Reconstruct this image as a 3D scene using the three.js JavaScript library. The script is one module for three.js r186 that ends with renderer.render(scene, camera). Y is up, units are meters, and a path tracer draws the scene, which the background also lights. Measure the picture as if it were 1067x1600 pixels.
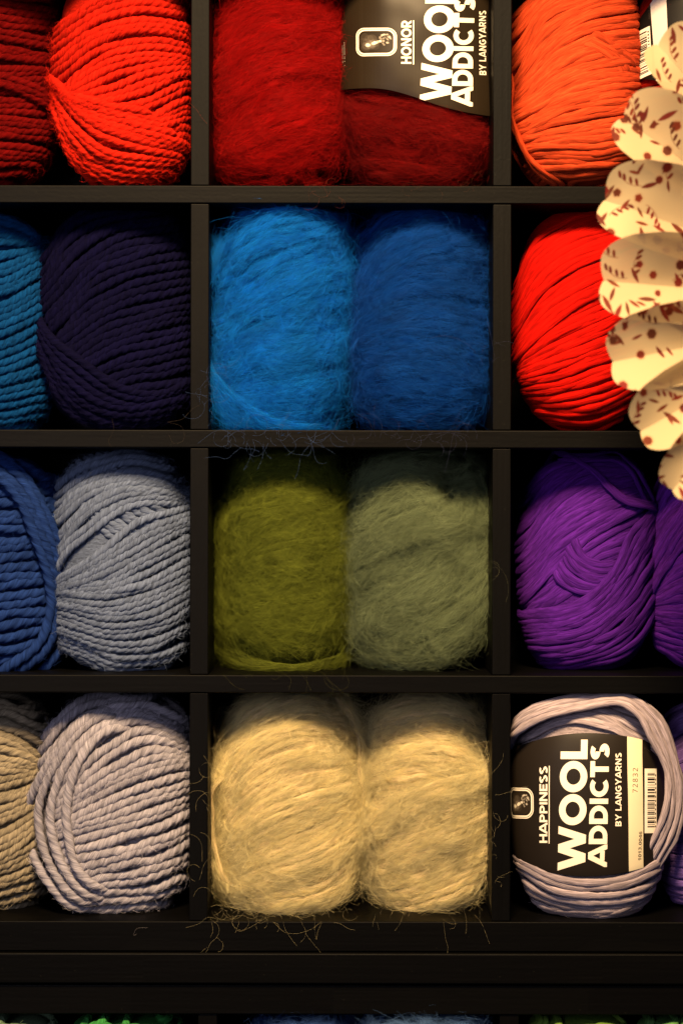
import * as THREE from 'three';
import { RoundedBoxGeometry } from 'three/addons/geometries/RoundedBoxGeometry.js';
import { mergeGeometries } from 'three/addons/utils/BufferGeometryUtils.js';

// ---------------------------------------------------------------- camera, light, exposure
const S = 0.00035, D = 1.1;                     // metres per photo pixel on the shelf front, camera distance
const scene = new THREE.Scene();
const camera = new THREE.PerspectiveCamera(2 * Math.atan((800 * S) / D) * 180 / Math.PI, 1067 / 1600, 0.02, 20);
camera.position.set(0, 0, D);
camera.lookAt(0, 0, 0);
camera.rotateZ(0.002);
camera.focus = D + 0.012;
camera.userData.fStop = 5.6;
scene.add(camera);
const renderer = new THREE.WebGLRenderer({ antialias: true });
renderer.setSize(682, 1024);
renderer.toneMapping = THREE.LinearToneMapping;
renderer.toneMappingExposure = 1;
renderer.shadowMap.enabled = true;

scene.background = new THREE.Color().setRGB(0.021, 0.030, 0.060);   // the dim room behind the camera
const key = new THREE.SpotLight(new THREE.Color().setRGB(1, 0.68, 0.35), 18.5, 0, 0.42, 0.7, 2);
key.position.set(-0.05, 0.84, 0.86);
key.target.position.set(0.0, -0.04, -0.02);
key.shadow.radius = 7.5;
key.castShadow = true;
scene.add(key, key.target);
const fill = new THREE.SpotLight(new THREE.Color().setRGB(0.90, 0.84, 0.95), 1.2, 0, 0.6, 0.5, 2);
fill.position.set(-0.45, 0.15, 1.2);
fill.target.position.set(0, 0, 0);
fill.shadow.radius = 14;
fill.castShadow = true;
scene.add(fill, fill.target);
const LIT = [1.15, 0.90, 0.56];                  // colour balance of the lamp, for turning seen colours into base colours

// ---------------------------------------------------------------- small helpers
function rng(seed) { let a = seed >>> 0; return () => { a = (a + 0x6d2b79f5) | 0; let t = Math.imul(a ^ (a >>> 15), 1 | a); t = (t + Math.imul(t ^ (t >>> 7), 61 | t)) ^ t; return ((t ^ (t >>> 14)) >>> 0) / 4294967296; }; }
const clamp = (x, a, b) => Math.min(b, Math.max(a, x)), lerp = (a, b, t) => a + (b - a) * t;
const smooth = (a, b, x) => { const t = clamp((x - a) / (b - a), 0, 1); return t * t * (3 - 2 * t); };
function hash(x, y, z) { let h = Math.imul(x | 0, 374761393) + Math.imul(y | 0, 668265263) + Math.imul(z | 0, 1274126177); h = Math.imul(h ^ (h >>> 13), 1274126177); return ((h ^ (h >>> 16)) >>> 0) / 4294967296; }
function noise(x, y, z = 0) {                   // value noise, -1..1
  const i = Math.floor(x), j = Math.floor(y), k = Math.floor(z); let u = x - i, v = y - j, w = z - k;
  u = u * u * (3 - 2 * u); v = v * v * (3 - 2 * v); w = w * w * (3 - 2 * w);
  const L = (kk) => lerp(lerp(hash(i, j, kk), hash(i + 1, j, kk), u), lerp(hash(i, j + 1, kk), hash(i + 1, j + 1, kk), u), v);
  return lerp(L(k), L(k + 1), w) * 2 - 1;
}
const counts = {};
function numbered(name) { const n = counts[name] = (counts[name] ?? -1) + 1; return n ? name + '_' + String(n).padStart(3, '0') : name; }
// the point at depth z that shows at a pixel of the photograph
const at = (px, py, z = 0) => new THREE.Vector3((px - 533.5) * S * (D - z) / D, (800 - py) * S * (D - z) / D, z);
const lin = (c) => Math.pow(c / 255, 2.2);
const base = (r, g, b, gain = 0.85) => [lin(r) / LIT[0], lin(g) / LIT[1], lin(b) / LIT[2]].map((x) => clamp(x * gain, 0.002, 0.88));
function mesh(name, geo, mat, parent) { const m = new THREE.Mesh(geo, mat); m.name = name; m.castShadow = m.receiveShadow = true; parent.add(m); return m; }
function thing(name, label, category, pos, group) {
  const o = new THREE.Group(); o.name = numbered(name); o.position.copy(pos); o.userData = { label, category };
  if (group) o.userData.group = group;
  scene.add(o); return o;
}
function dataTexture(w, h, f, srgb) {
  const d = new Uint8Array(w * h * 4);
  for (let y = 0; y < h; y++) for (let x = 0; x < w; x++) { const c = f(x, y); for (let k = 0; k < 3; k++) d[(y * w + x) * 4 + k] = clamp(c[k] ?? c, 0, 255); d[(y * w + x) * 4 + 3] = 255; }
  const t = new THREE.DataTexture(d, w, h); t.wrapS = t.wrapT = THREE.RepeatWrapping; t.magFilter = THREE.LinearFilter; if (srgb) t.colorSpace = THREE.SRGBColorSpace; t.needsUpdate = true; return t;
}
function periodic(px, py, f) { // tileable noise
  return (x, y) => { const u = x * px, v = y * py; return f(u, v); };
}

// ---------------------------------------------------------------- materials
const fibreMap = dataTexture(256, 128, (x, y) => {
  // thin fibres running along u, slightly oblique; tiles in both directions
  let s = 0;
  for (let k = 0; k < 3; k++) { const yy = (y + Math.round(6 * Math.sin((x / 256) * 2 * Math.PI + k))) & 127; s += noise(Math.abs(((x * (k + 1)) % 256) - 128) * 0.05, yy * (0.25 + 0.22 * k), k * 7.3) * (0.55 - 0.12 * k); }
  return 205 + s * 60;
}, true);
const fibreBump = fibreMap.clone(); fibreBump.colorSpace = THREE.NoColorSpace; fibreBump.needsUpdate = true;

function yarnMaterial(c, sheen = 0.35) {
  const m = new THREE.MeshPhysicalMaterial({ roughness: 0.95, metalness: 0, vertexColors: true, map: fibreMap, bumpMap: fibreBump, bumpScale: 0.0004 });
  m.color.setRGB(...c);
  m.specularIntensity = 0.1;
  m.sheen = sheen; m.sheenRoughness = 0.6; m.sheenColor.setRGB(...c.map((x) => clamp(x * 1.2, 0, 1)));
  return m;
}
function hairMaterial(c, soft = 0) {
  const m = new THREE.MeshPhysicalMaterial({ roughness: soft ? 0.95 : 0.6, side: THREE.DoubleSide, transmission: soft, thickness: 0 });
  m.specularIntensity = 0.12;
  m.color.setRGB(...c.map((x) => clamp(x * 1.2 + 0.0005, 0, 0.92)));
  return m;
}
const woodMap = dataTexture(512, 512, (x, y) => {
  const g = noise(x * 0.012, y * 0.35, 1) * 0.5 + noise(x * 0.04, y * 0.9, 4) * 0.3 + noise(x * 0.02, y * 0.03, 9) * 0.35;
  const dust = hash(x, y, 5) > 0.9996 ? 90 : 0, scuff = noise(x * 0.008, y * 0.008, 30) > 0.55 ? 6 : 0;
  return [22 + g * 7 + scuff + dust, 20.5 + g * 6.5 + scuff + dust, 18 + g * 6 + scuff + dust * 0.85];
}, true);
const scratch = (() => { const r = rng(77), a = new Float32Array(512 * 512); for (let k = 0; k < 26; k++) { let x = r() * 512, y = r() * 512, an = (r() - 0.5) * 0.9, n = 20 + r() * 60, v = 5 + 12 * r(); for (let i = 0; i < n; i++) { a[((y | 0) & 511) * 512 + ((x | 0) & 511)] = v; x += Math.cos(an); y += Math.sin(an); an += (r() - 0.5) * 0.12; } } return a; })();
for (let i = 0; i < scratch.length; i++) if (scratch[i]) for (let k = 0; k < 3; k++) woodMap.image.data[i * 4 + k] += scratch[i];
const woodBump = dataTexture(512, 512, (x, y) => 128 + noise(x * 0.014, y * 0.42, 1) * 60 + noise(x * 0.3, y * 0.9, 2) * 40);
const wood = new THREE.MeshPhysicalMaterial({ map: woodMap, bumpMap: woodBump, bumpScale: 0.00008, roughness: 0.5, color: 0x4c4c4c });
wood.specularIntensity = 0.16;
const woodInside = new THREE.MeshPhysicalMaterial({ map: woodMap, bumpMap: woodBump, bumpScale: 0.00008, roughness: 0.6, color: 0x505050 });
woodInside.specularIntensity = 0.3;

// ---------------------------------------------------------------- the shelves
function boxGeo(x0, x1, y0, y1, z0, z1, r = 0.0007, along = 'x') {
  const w = x1 - x0, h = y1 - y0, d = z1 - z0, g = new RoundedBoxGeometry(w, h, d, 2, r);
  g.translate((x0 + x1) / 2, (y0 + y1) / 2, (z0 + z1) / 2);
  const p = g.attributes.position, n = g.attributes.normal, uv = g.attributes.uv, off = hash(x0 * 9999, y0 * 9999, 3);
  for (let i = 0; i < p.count; i++) {
    const ax = Math.abs(n.getX(i)), ay = Math.abs(n.getY(i)), az = Math.abs(n.getZ(i));
    const a = along === 'x' ? (ax > 0.7 ? p.getZ(i) : p.getX(i)) : (ay > 0.7 ? p.getX(i) : p.getY(i));
    const b = along === 'x' ? (ay > 0.7 ? p.getZ(i) : p.getY(i)) : (ax > 0.7 || ay > 0.7 ? p.getZ(i) : p.getX(i));
    uv.setXY(i, a * 4 + off, b * 4 + off * 3);
  }
  return g;
}
const X = (px) => (px - 533.5) * S, Y = (py) => (800 - py) * S;
const xL = -0.36, xR = 0.36, zBack = -0.135;
{
  const unit = thing('cubby_shelf', 'black stained wooden cubby shelf whose square compartments hold the rows of yarn', 'shelf', new THREE.Vector3(0, Y(1536.5), zBack));
  const o = unit.position, part = (name, mat, ...b) => mesh(name, boxGeo(...b).translate(-o.x, -o.y, -o.z), mat, unit);
  part('back_panel', woodInside, xL, xR, Y(1536), Y(-240), zBack - 0.008, zBack, 0.0004);
  for (const [a, b] of [[-90, -62], [290, 318], [672, 700], [1055, 1083]]) part('shelf_board', wood, xL, xR, Y(b), Y(a), zBack, 0);
  part('shelf_board', wood, xL, xR, Y(1487), Y(1440), zBack, 0);
  part('base_rail', wood, xL, xR, Y(1536), Y(1488.2), zBack, 0.0028, 0.001);
  const rows = [[-62, 290], [318, 672], [700, 1055], [1083, 1440]], cols = [[-176, -147], [297, 326], [769, 798], [1240, 1269]];
  rows.forEach(([t, b]) => cols.forEach(([a, c]) => part('divider', wood, X(a), X(c), Y(b) + 0.0001, Y(t) - 0.0001, zBack, -0.0008, 0.0006, 'y')));
}
{
  const unit = thing('cubby_shelf', 'lower black wooden cubby unit whose top board runs along the bottom of the picture', 'shelf', new THREE.Vector3(0, Y(1990), zBack));
  const o = unit.position, part = (name, mat, ...b) => mesh(name, boxGeo(...b).translate(-o.x, -o.y, -o.z), mat, unit);
  part('top_board', wood, xL, xR, Y(1585), Y(1539), zBack, 0.0004);
  part('back_panel', woodInside, xL, xR, Y(1990), Y(1585.5), zBack - 0.008, zBack, 0.0004);
  part('shelf_board', wood, xL, xR, Y(1990), Y(1950), zBack, 0);
  for (const [a, c] of [[-170, -141], [311, 341], [782, 812], [1255, 1284]]) part('divider', wood, X(a), X(c), Y(1950) + 0.0001, Y(1585) - 0.0001, zBack, -0.0008, 0.0006, 'y');
}

// ---------------------------------------------------------------- skein bodies
// A skein is a rounded barrel: F = (|x/a|^e1 + |z/c|^e1)^(e2/e1) + |y/b|^e2 = 1. Windings are laid over it along guide lines.
class Body {
  constructor({ rect, front = 0.022, c = 0.034, e1 = 2.1, e2 = 3.2, skew = 0, dents = [], lump = 0.0012, seed = 1 }) {
    Object.assign(this, { c, e1, e2, skew, dents, lump, seed });
    this.zc = -front - c;
    const A = at(rect[0], rect[1], this.zc), B = at(rect[2], rect[3], this.zc);
    this.x = (A.x + B.x) / 2; this.y = (A.y + B.y) / 2; this.a = (B.x - A.x) / 2; this.b = (A.y - B.y) / 2;
    this.k = S * (D - this.zc) / D;
    this.dents = dents.map((d) => ({ p: this.surface(d[0], d[1]), r: d[2] * S, d: d[3] }));
  }
  // local coordinates (origin at the middle of the body)
  onBody(un, vn) {
    const { a, b, c, e1, e2 } = this, g = Math.pow(Math.pow(Math.abs(un), e2) + Math.pow(Math.abs(vn), e2), 1 / e2);
    let back = 1;
    if (g > 1) { const f = Math.max(0.05, 2 - g) / g; un *= f; vn *= f; back = -1; }
    const m = Math.pow(Math.max(0, 1 - Math.pow(Math.abs(vn), e2)), e1 / e2) - Math.pow(Math.abs(un), e1);
    const z = c * Math.pow(Math.max(0, m), 1 / e1) * back;
    return new THREE.Vector3(a * un + this.skew * b * vn, b * vn, z);
  }
  normal(p) {
    const { a, b, c, e1, e2 } = this, x = (p.x - this.skew * p.y) / a, y = p.y / b, z = p.z / c;
    const r = Math.pow(Math.abs(x), e1) + Math.pow(Math.abs(z), e1) + 1e-9, q = Math.pow(r, e2 / e1 - 1) * e2;
    const n = new THREE.Vector3(q * Math.sign(x) * Math.pow(Math.abs(x) + 1e-6, e1 - 1) / a, e2 * Math.sign(y) * Math.pow(Math.abs(y), e2 - 1) / b, q * Math.sign(z) * Math.pow(Math.abs(z) + 1e-6, e1 - 1) / c);
    n.y -= this.skew * n.x;
    return n.normalize();
  }
  surface(px, py) {                            // the body's point behind a pixel
    let z = this.c * 0.6, p;
    for (let i = 0; i < 3; i++) {
      const w = at(px, py, this.zc + z), yl = (w.y - this.y) / this.b;
      p = this.onBody((w.x - this.x - this.skew * (w.y - this.y)) / this.a, yl);
      z = p.z;
    }
    return p;
  }
  bulge(p) {
    let h = this.lump * (noise(p.x * 38 + this.seed * 3.7, p.y * 38, p.z * 38) + 0.5 * noise(p.x * 90, p.y * 90 + this.seed, p.z * 90));
    for (const d of this.dents) { const q = p.distanceTo(d.p) / d.r; h -= d.d * Math.exp(-q * q); }
    return h;
  }
  core(inset) {                                // the closed inner body
    const N = 56, M = 40, pos = [], uv = [], col = [], idx = [];
    for (let j = 0; j <= M; j++) for (let i = 0; i <= N; i++) {
      const v = Math.sin((j / M - 0.5) * Math.PI), f = (i / N) * 2 * Math.PI, w = Math.pow(Math.max(0, 1 - Math.pow(Math.abs(v), this.e2)), 1 / this.e2);
      const cs = Math.cos(f), sn = Math.sin(f), pw = 2 / this.e1;
      const p = new THREE.Vector3(this.a * w * Math.sign(cs) * Math.pow(Math.abs(cs), pw) + this.skew * this.b * v, this.b * v, this.c * w * Math.sign(sn) * Math.pow(Math.abs(sn), pw));
      const n = this.normal(p); p.addScaledVector(n, this.bulge(p) - inset);
      pos.push(p.x, p.y, p.z); uv.push(i / N * 12, j / M * 20); col.push(0.8, 0.8, 0.8);
    }
    for (let j = 0; j < M; j++) for (let i = 0; i < N; i++) { const a = j * (N + 1) + i, b = a + N + 1; idx.push(a, b, a + 1, a + 1, b, b + 1); }
    const g = new THREE.BufferGeometry(); g.setAttribute('position', new THREE.Float32BufferAttribute(pos, 3)); g.setAttribute('uv', new THREE.Float32BufferAttribute(uv, 2)); g.setAttribute('color', new THREE.Float32BufferAttribute(col, 3));
    g.setIndex(idx); g.computeVertexNormals(); return g;
  }
  // a pixel polyline laid on the body: points, tangents, normals, evenly spaced
  lay(pts, lift, step, opt) {
    const dense = [], n = pts.length, { tuck = [0, 0], dive = 0.004, wob = () => [0, 0] } = opt;
    for (let i = 0; i <= 260; i++) {
      const t = i / 260 * (n - 1), k = Math.min(n - 2, Math.floor(t)), f = t - k;
      const x = lerp(pts[k][0], pts[k + 1][0], f), y = lerp(pts[k][1], pts[k + 1][1], f), u = i / 260, [ox, oy, oh] = wob(u);
      const p = this.surface(x + ox, y + oy), nn = this.normal(p);
      let h = lift + this.bulge(p) + (oh || 0);
      if (tuck[0]) h -= dive * (1 - smooth(0, 0.14, u));
      if (tuck[1]) h -= dive * (1 - smooth(0, 0.14, 1 - u));
      p.addScaledVector(nn, h);
      if (!dense.length || p.distanceTo(dense[dense.length - 1].p) > 1e-5) dense.push({ p, n: nn });
    }
    let len = 0; const at_ = [0];
    for (let i = 1; i < dense.length; i++) at_.push(len += dense[i].p.distanceTo(dense[i - 1].p));
    const out = [], m = Math.max(4, Math.round(len / step)); let k = 0;
    for (let i = 0; i <= m; i++) {
      const s = len * i / m; while (k < dense.length - 2 && at_[k + 1] < s) k++;
      const f = clamp((s - at_[k]) / (at_[k + 1] - at_[k] || 1), 0, 1);
      out.push({ p: dense[k].p.clone().lerp(dense[k + 1].p, f), n: dense[k].n.clone().lerp(dense[k + 1].n, f).normalize(), s });
    }
    for (let r = 0; r < 2; r++) for (let i = 1; i < m; i++) out[i].p.lerp(out[i - 1].p.clone().add(out[i + 1].p).multiplyScalar(0.5), 0.5);
    for (let i = 0; i <= m; i++) { out[i].t = out[Math.min(m, i + 1)].p.clone().sub(out[Math.max(0, i - 1)].p).normalize(); out[i].b = out[i].t.clone().cross(out[i].n).normalize(); out[i].m = out[i].b.clone().cross(out[i].t).normalize(); }
    return out;
  }
}

// A strand along laid points. lobes > 0: plied yarn, its plies turning around each other; lobes = 0: one soft, slightly flat roving.
function strandGeometry(line, R, { lobes = 0, pitch = 0.012, flat = 1, tone = 1, seed = 0, sides = 9, uneven = 0.12 }) {
  const n = line.length, per = lobes ? 4 : 0, m = lobes ? lobes * per : sides, pos = [], nor = [], uv = [], col = [], idx = [], phase0 = hash(seed, 1, 1) * 6.28, off = hash(seed, 2, 7);
  const d = 0.32, q = 0.68;
  for (let i = 0; i < n; i++) {
    const L = line[i], e = Math.min(1, Math.min(i, n - 1 - i) / 3 + 0.15);
    const rr = R * e * (1 + uneven * noise(L.s * 160, seed * 3.1, 2) + 0.5 * uneven * noise(L.s * 420, seed * 1.7, 5)), turn = lobes ? (L.s / pitch) * 2 * Math.PI + phase0 : phase0 * 0;
    const fl = lobes ? 0.92 : flat * (1 + 0.18 * noise(L.s * 90, seed * 2.3, 8));
    for (let j = 0; j <= m; j++) {
      let r = 1, dr = 0, a = (j / m) * 2 * Math.PI;
      if (lobes) {
        const w = 2 * Math.PI / lobes, del = ((j % per) / per) * w; let dd = del > w / 2 ? del - w : del;
        const sq = Math.sqrt(Math.max(1e-4, q * q - d * d * Math.sin(dd) ** 2)); r = d * Math.cos(dd) + sq; dr = -d * Math.sin(dd) - d * d * Math.sin(dd) * Math.cos(dd) / sq;
        if (Math.abs(Math.abs(dd) - w / 2) < 1e-3) dr = 0;
        r *= 1 + 0.09 * noise(L.s * 380 + Math.floor(j / per) * 17, seed * 0.9, 6); a += turn;
      } else { r = 1 + 0.07 * noise(Math.cos(a) * 2.2 + seed, Math.sin(a) * 2.2, L.s * 60); }
      const ca = Math.cos(a), sa = Math.sin(a);
      const x = rr * r * ca, y = rr * r * sa * fl;
      pos.push(L.p.x + L.b.x * x + L.m.x * y, L.p.y + L.b.y * x + L.m.y * y, L.p.z + L.b.z * x + L.m.z * y);
      let nx = r * ca + dr * sa, ny = (r * sa - dr * ca) / fl, nt = lobes ? dr * rr * (2 * Math.PI / pitch) : 0;
      const v = new THREE.Vector3(L.b.x * nx + L.m.x * ny + L.t.x * nt, L.b.y * nx + L.m.y * ny + L.t.y * nt, L.b.z * nx + L.m.z * ny + L.t.z * nt).normalize();
      nor.push(v.x, v.y, v.z); uv.push(L.s * 14 + off, (j / m) * (lobes ? 1 : 1) + off - (lobes ? L.s / pitch * 0.5 : 0));
      const c = tone * (1 + 0.07 * noise(L.s * 300, seed, 3)); col.push(c, c, c);
    }
  }
  for (let i = 0; i < n - 1; i++) for (let j = 0; j < m; j++) { const a = i * (m + 1) + j, b = a + m + 1; idx.push(a, b, a + 1, a + 1, b, b + 1); }
  const g = new THREE.BufferGeometry(); g.setAttribute('position', new THREE.Float32BufferAttribute(pos, 3)); g.setAttribute('normal', new THREE.Float32BufferAttribute(nor, 3)); g.setAttribute('uv', new THREE.Float32BufferAttribute(uv, 2)); g.setAttribute('color', new THREE.Float32BufferAttribute(col, 3)); g.setIndex(idx);
  return g;
}
// smooth a guide to 24 points
function guide(pts) {
  const c = new THREE.CatmullRomCurve3(pts.map(([x, y]) => new THREE.Vector3(x, y, 0)), false, 'centripetal'), out = [];
  for (let i = 0; i < 24; i++) { const p = c.getPoint(i / 23); out.push([p.x, p.y]); }
  return out;
}
function extended(pts, ends, by = 34) {           // carry a line on around the side of the body
  const p = pts.slice(), n = p.length, go = (a, b) => { const dx = a[0] - b[0], dy = a[1] - b[1], l = Math.hypot(dx, dy) || 1; return [a[0] + dx / l * by, a[1] + dy / l * by]; };
  if (!ends[0]) p.unshift(go(p[0], p[2]));
  if (!ends[1]) p.push(go(p[p.length - 1], p[p.length - 3]));
  return p;
}

// hairs: bent single fibres and combed locks of a dozen fibres, instanced
function fibre(r, L, rad, n, bend, wig, rise, ox, oy, oz, pos, idx) {
  const o = pos.length / 3, pts = []; let ang = -bend / 2 + (r() - 0.5) * 0.35, x = ox, y = oy; const ph = r() * 6.28;
  for (let i = 0; i <= n; i++) { pts.push([x, y, oz + L * rise * Math.sin(i / n * 2.6)]); ang += bend / n + wig * Math.sin(i * 1.7 + ph) * 0.35; x += Math.cos(ang) * L / n; y += Math.sin(ang) * L / n; }
  pts.forEach((p, i) => { const rr = rad * (i === n ? 0.3 : 1 - 0.45 * i / n); for (let j = 0; j < 3; j++) { const a = j / 3 * 6.283; pos.push(p[0], p[1] + Math.cos(a) * rr, p[2] + Math.sin(a) * rr); } });
  for (let i = 0; i < n; i++) for (let j = 0; j < 3; j++) { const a = o + i * 3 + j, b = o + i * 3 + (j + 1) % 3; idx.push(a, b, a + 3, b, b + 3, a + 3); }
}
function hairGeometry(pos, idx) { const g = new THREE.BufferGeometry(); g.setAttribute('position', new THREE.Float32BufferAttribute(pos, 3)); g.setIndex(idx); g.computeVertexNormals(); return g; }
const hairShapes = [0, 1, 2, 3, 4].map((k) => { const r = rng(900 + k), pos = [], idx = []; fibre(r, 0.017, 0.000027, 11, (r() - 0.5) * 2.6, (r() - 0.5) * 2, 0.1 + 0.14 * r(), 0, 0, 0, pos, idx); return hairGeometry(pos, idx); });
const shortShapes = [0, 1, 2].map((k) => { const r = rng(930 + k), pos = [], idx = []; fibre(r, 0.0042, 0.00004, 5, (r() - 0.5) * 2.2, (r() - 0.5) * 1.5, 0.12 + 0.14 * r(), 0.0035, 0, 0, pos, idx); return hairGeometry(pos, idx); });
const lockShapes = [0, 1, 2, 3, 4].map((k) => {
  const r = rng(950 + k), pos = [], idx = [], bend = (r() - 0.5) * 1.5, wig = (r() - 0.5) * 1.2;
  for (let i = 0; i < 20; i++) { const a = r() * 6.28, d = Math.sqrt(r()); fibre(r, 0.010 + 0.007 * r(), 0.000029, 8, bend + (r() - 0.5) * 0.7, wig + (r() - 0.5) * 0.8, 0.06 + 0.07 * r(), (r() - 0.5) * 0.003, Math.cos(a) * d * 0.0008, Math.sin(a) * d * 0.0004, pos, idx); }
  return hairGeometry(pos, idx);
});
function fuzz(shapes, lines, count, mat, parent, origin, seed, { spread = 0.5, lift = 0.25, size = [0.6, 1.4], deep = 0.001, wild = 0.06, sway = 0.5 } = {}, free = () => true) {
  const r = rng(seed), per = Math.ceil(count / shapes.length), M = new THREE.Matrix4(), col = new THREE.Color();
  const weights = []; let tot = 0; for (const l of lines) weights.push(tot += l.length);
  shapes.forEach((g) => {
    const im = new THREE.InstancedMesh(g, mat, per); im.name = 'fuzz'; im.userData.kind = 'stuff'; im.castShadow = im.receiveShadow = true;
    let missed = 0;
    for (let i = 0; i < per; i++) {
      const w = r() * tot; let a = 0, b = weights.length - 1; while (a < b) { const c = (a + b) >> 1; if (weights[c] < w) a = c + 1; else b = c; }
      const l = lines[a], L = l[Math.floor(r() * l.length)], wildOne = r() < wild, q = L.p;
      const field = sway * noise(q.x * 130, q.y * 130 + seed, q.z * 130) + 0.5 * sway * noise(q.x * 330, q.y * 330, seed);
      const yaw = field + (r() - 0.5) * 2 * (wildOne ? 2.5 : spread) + (r() < 0.5 ? Math.PI : 0), pitch = (wildOne ? 0.9 : lift) * (r() - 0.25), s = lerp(size[0], size[1], r() ** 1.5) * (wildOne ? 1.35 : 1);
      const t = L.t.clone().applyAxisAngle(L.n, yaw), bb = L.n.clone().cross(t).normalize(); t.applyAxisAngle(bb, -pitch); const nn = t.clone().cross(bb).normalize();
      const p = L.p.clone().addScaledVector(L.b, (r() - 0.5) * 0.0026).addScaledVector(L.n, (r() - 0.35) * deep).addScaledVector(t, -0.004 * s);
      if (!free(p) || !free(p.clone().addScaledVector(t, 0.014 * s))) { i--; if (++missed > per * 3) { im.count = i + 1; break; } continue; }
      M.makeBasis(t.multiplyScalar(s), bb.multiplyScalar(s), nn.multiplyScalar(s)).setPosition(p.add(origin)); im.setMatrixAt(i, M);
      const v = 0.6 + 0.6 * r() + 0.25 * noise(q.x * 200, q.y * 200, q.z * 200 + 9); im.setColorAt(i, col.setRGB(v, v, v));
    }
    parent.add(im);
  });
}

const COLS = [[-147, 297], [326, 769], [798, 1240]], ROWS = [[-62, 290], [318, 672], [700, 1055], [1083, 1440], [1585, 1950]];
let skeinSeed = 10;
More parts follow.
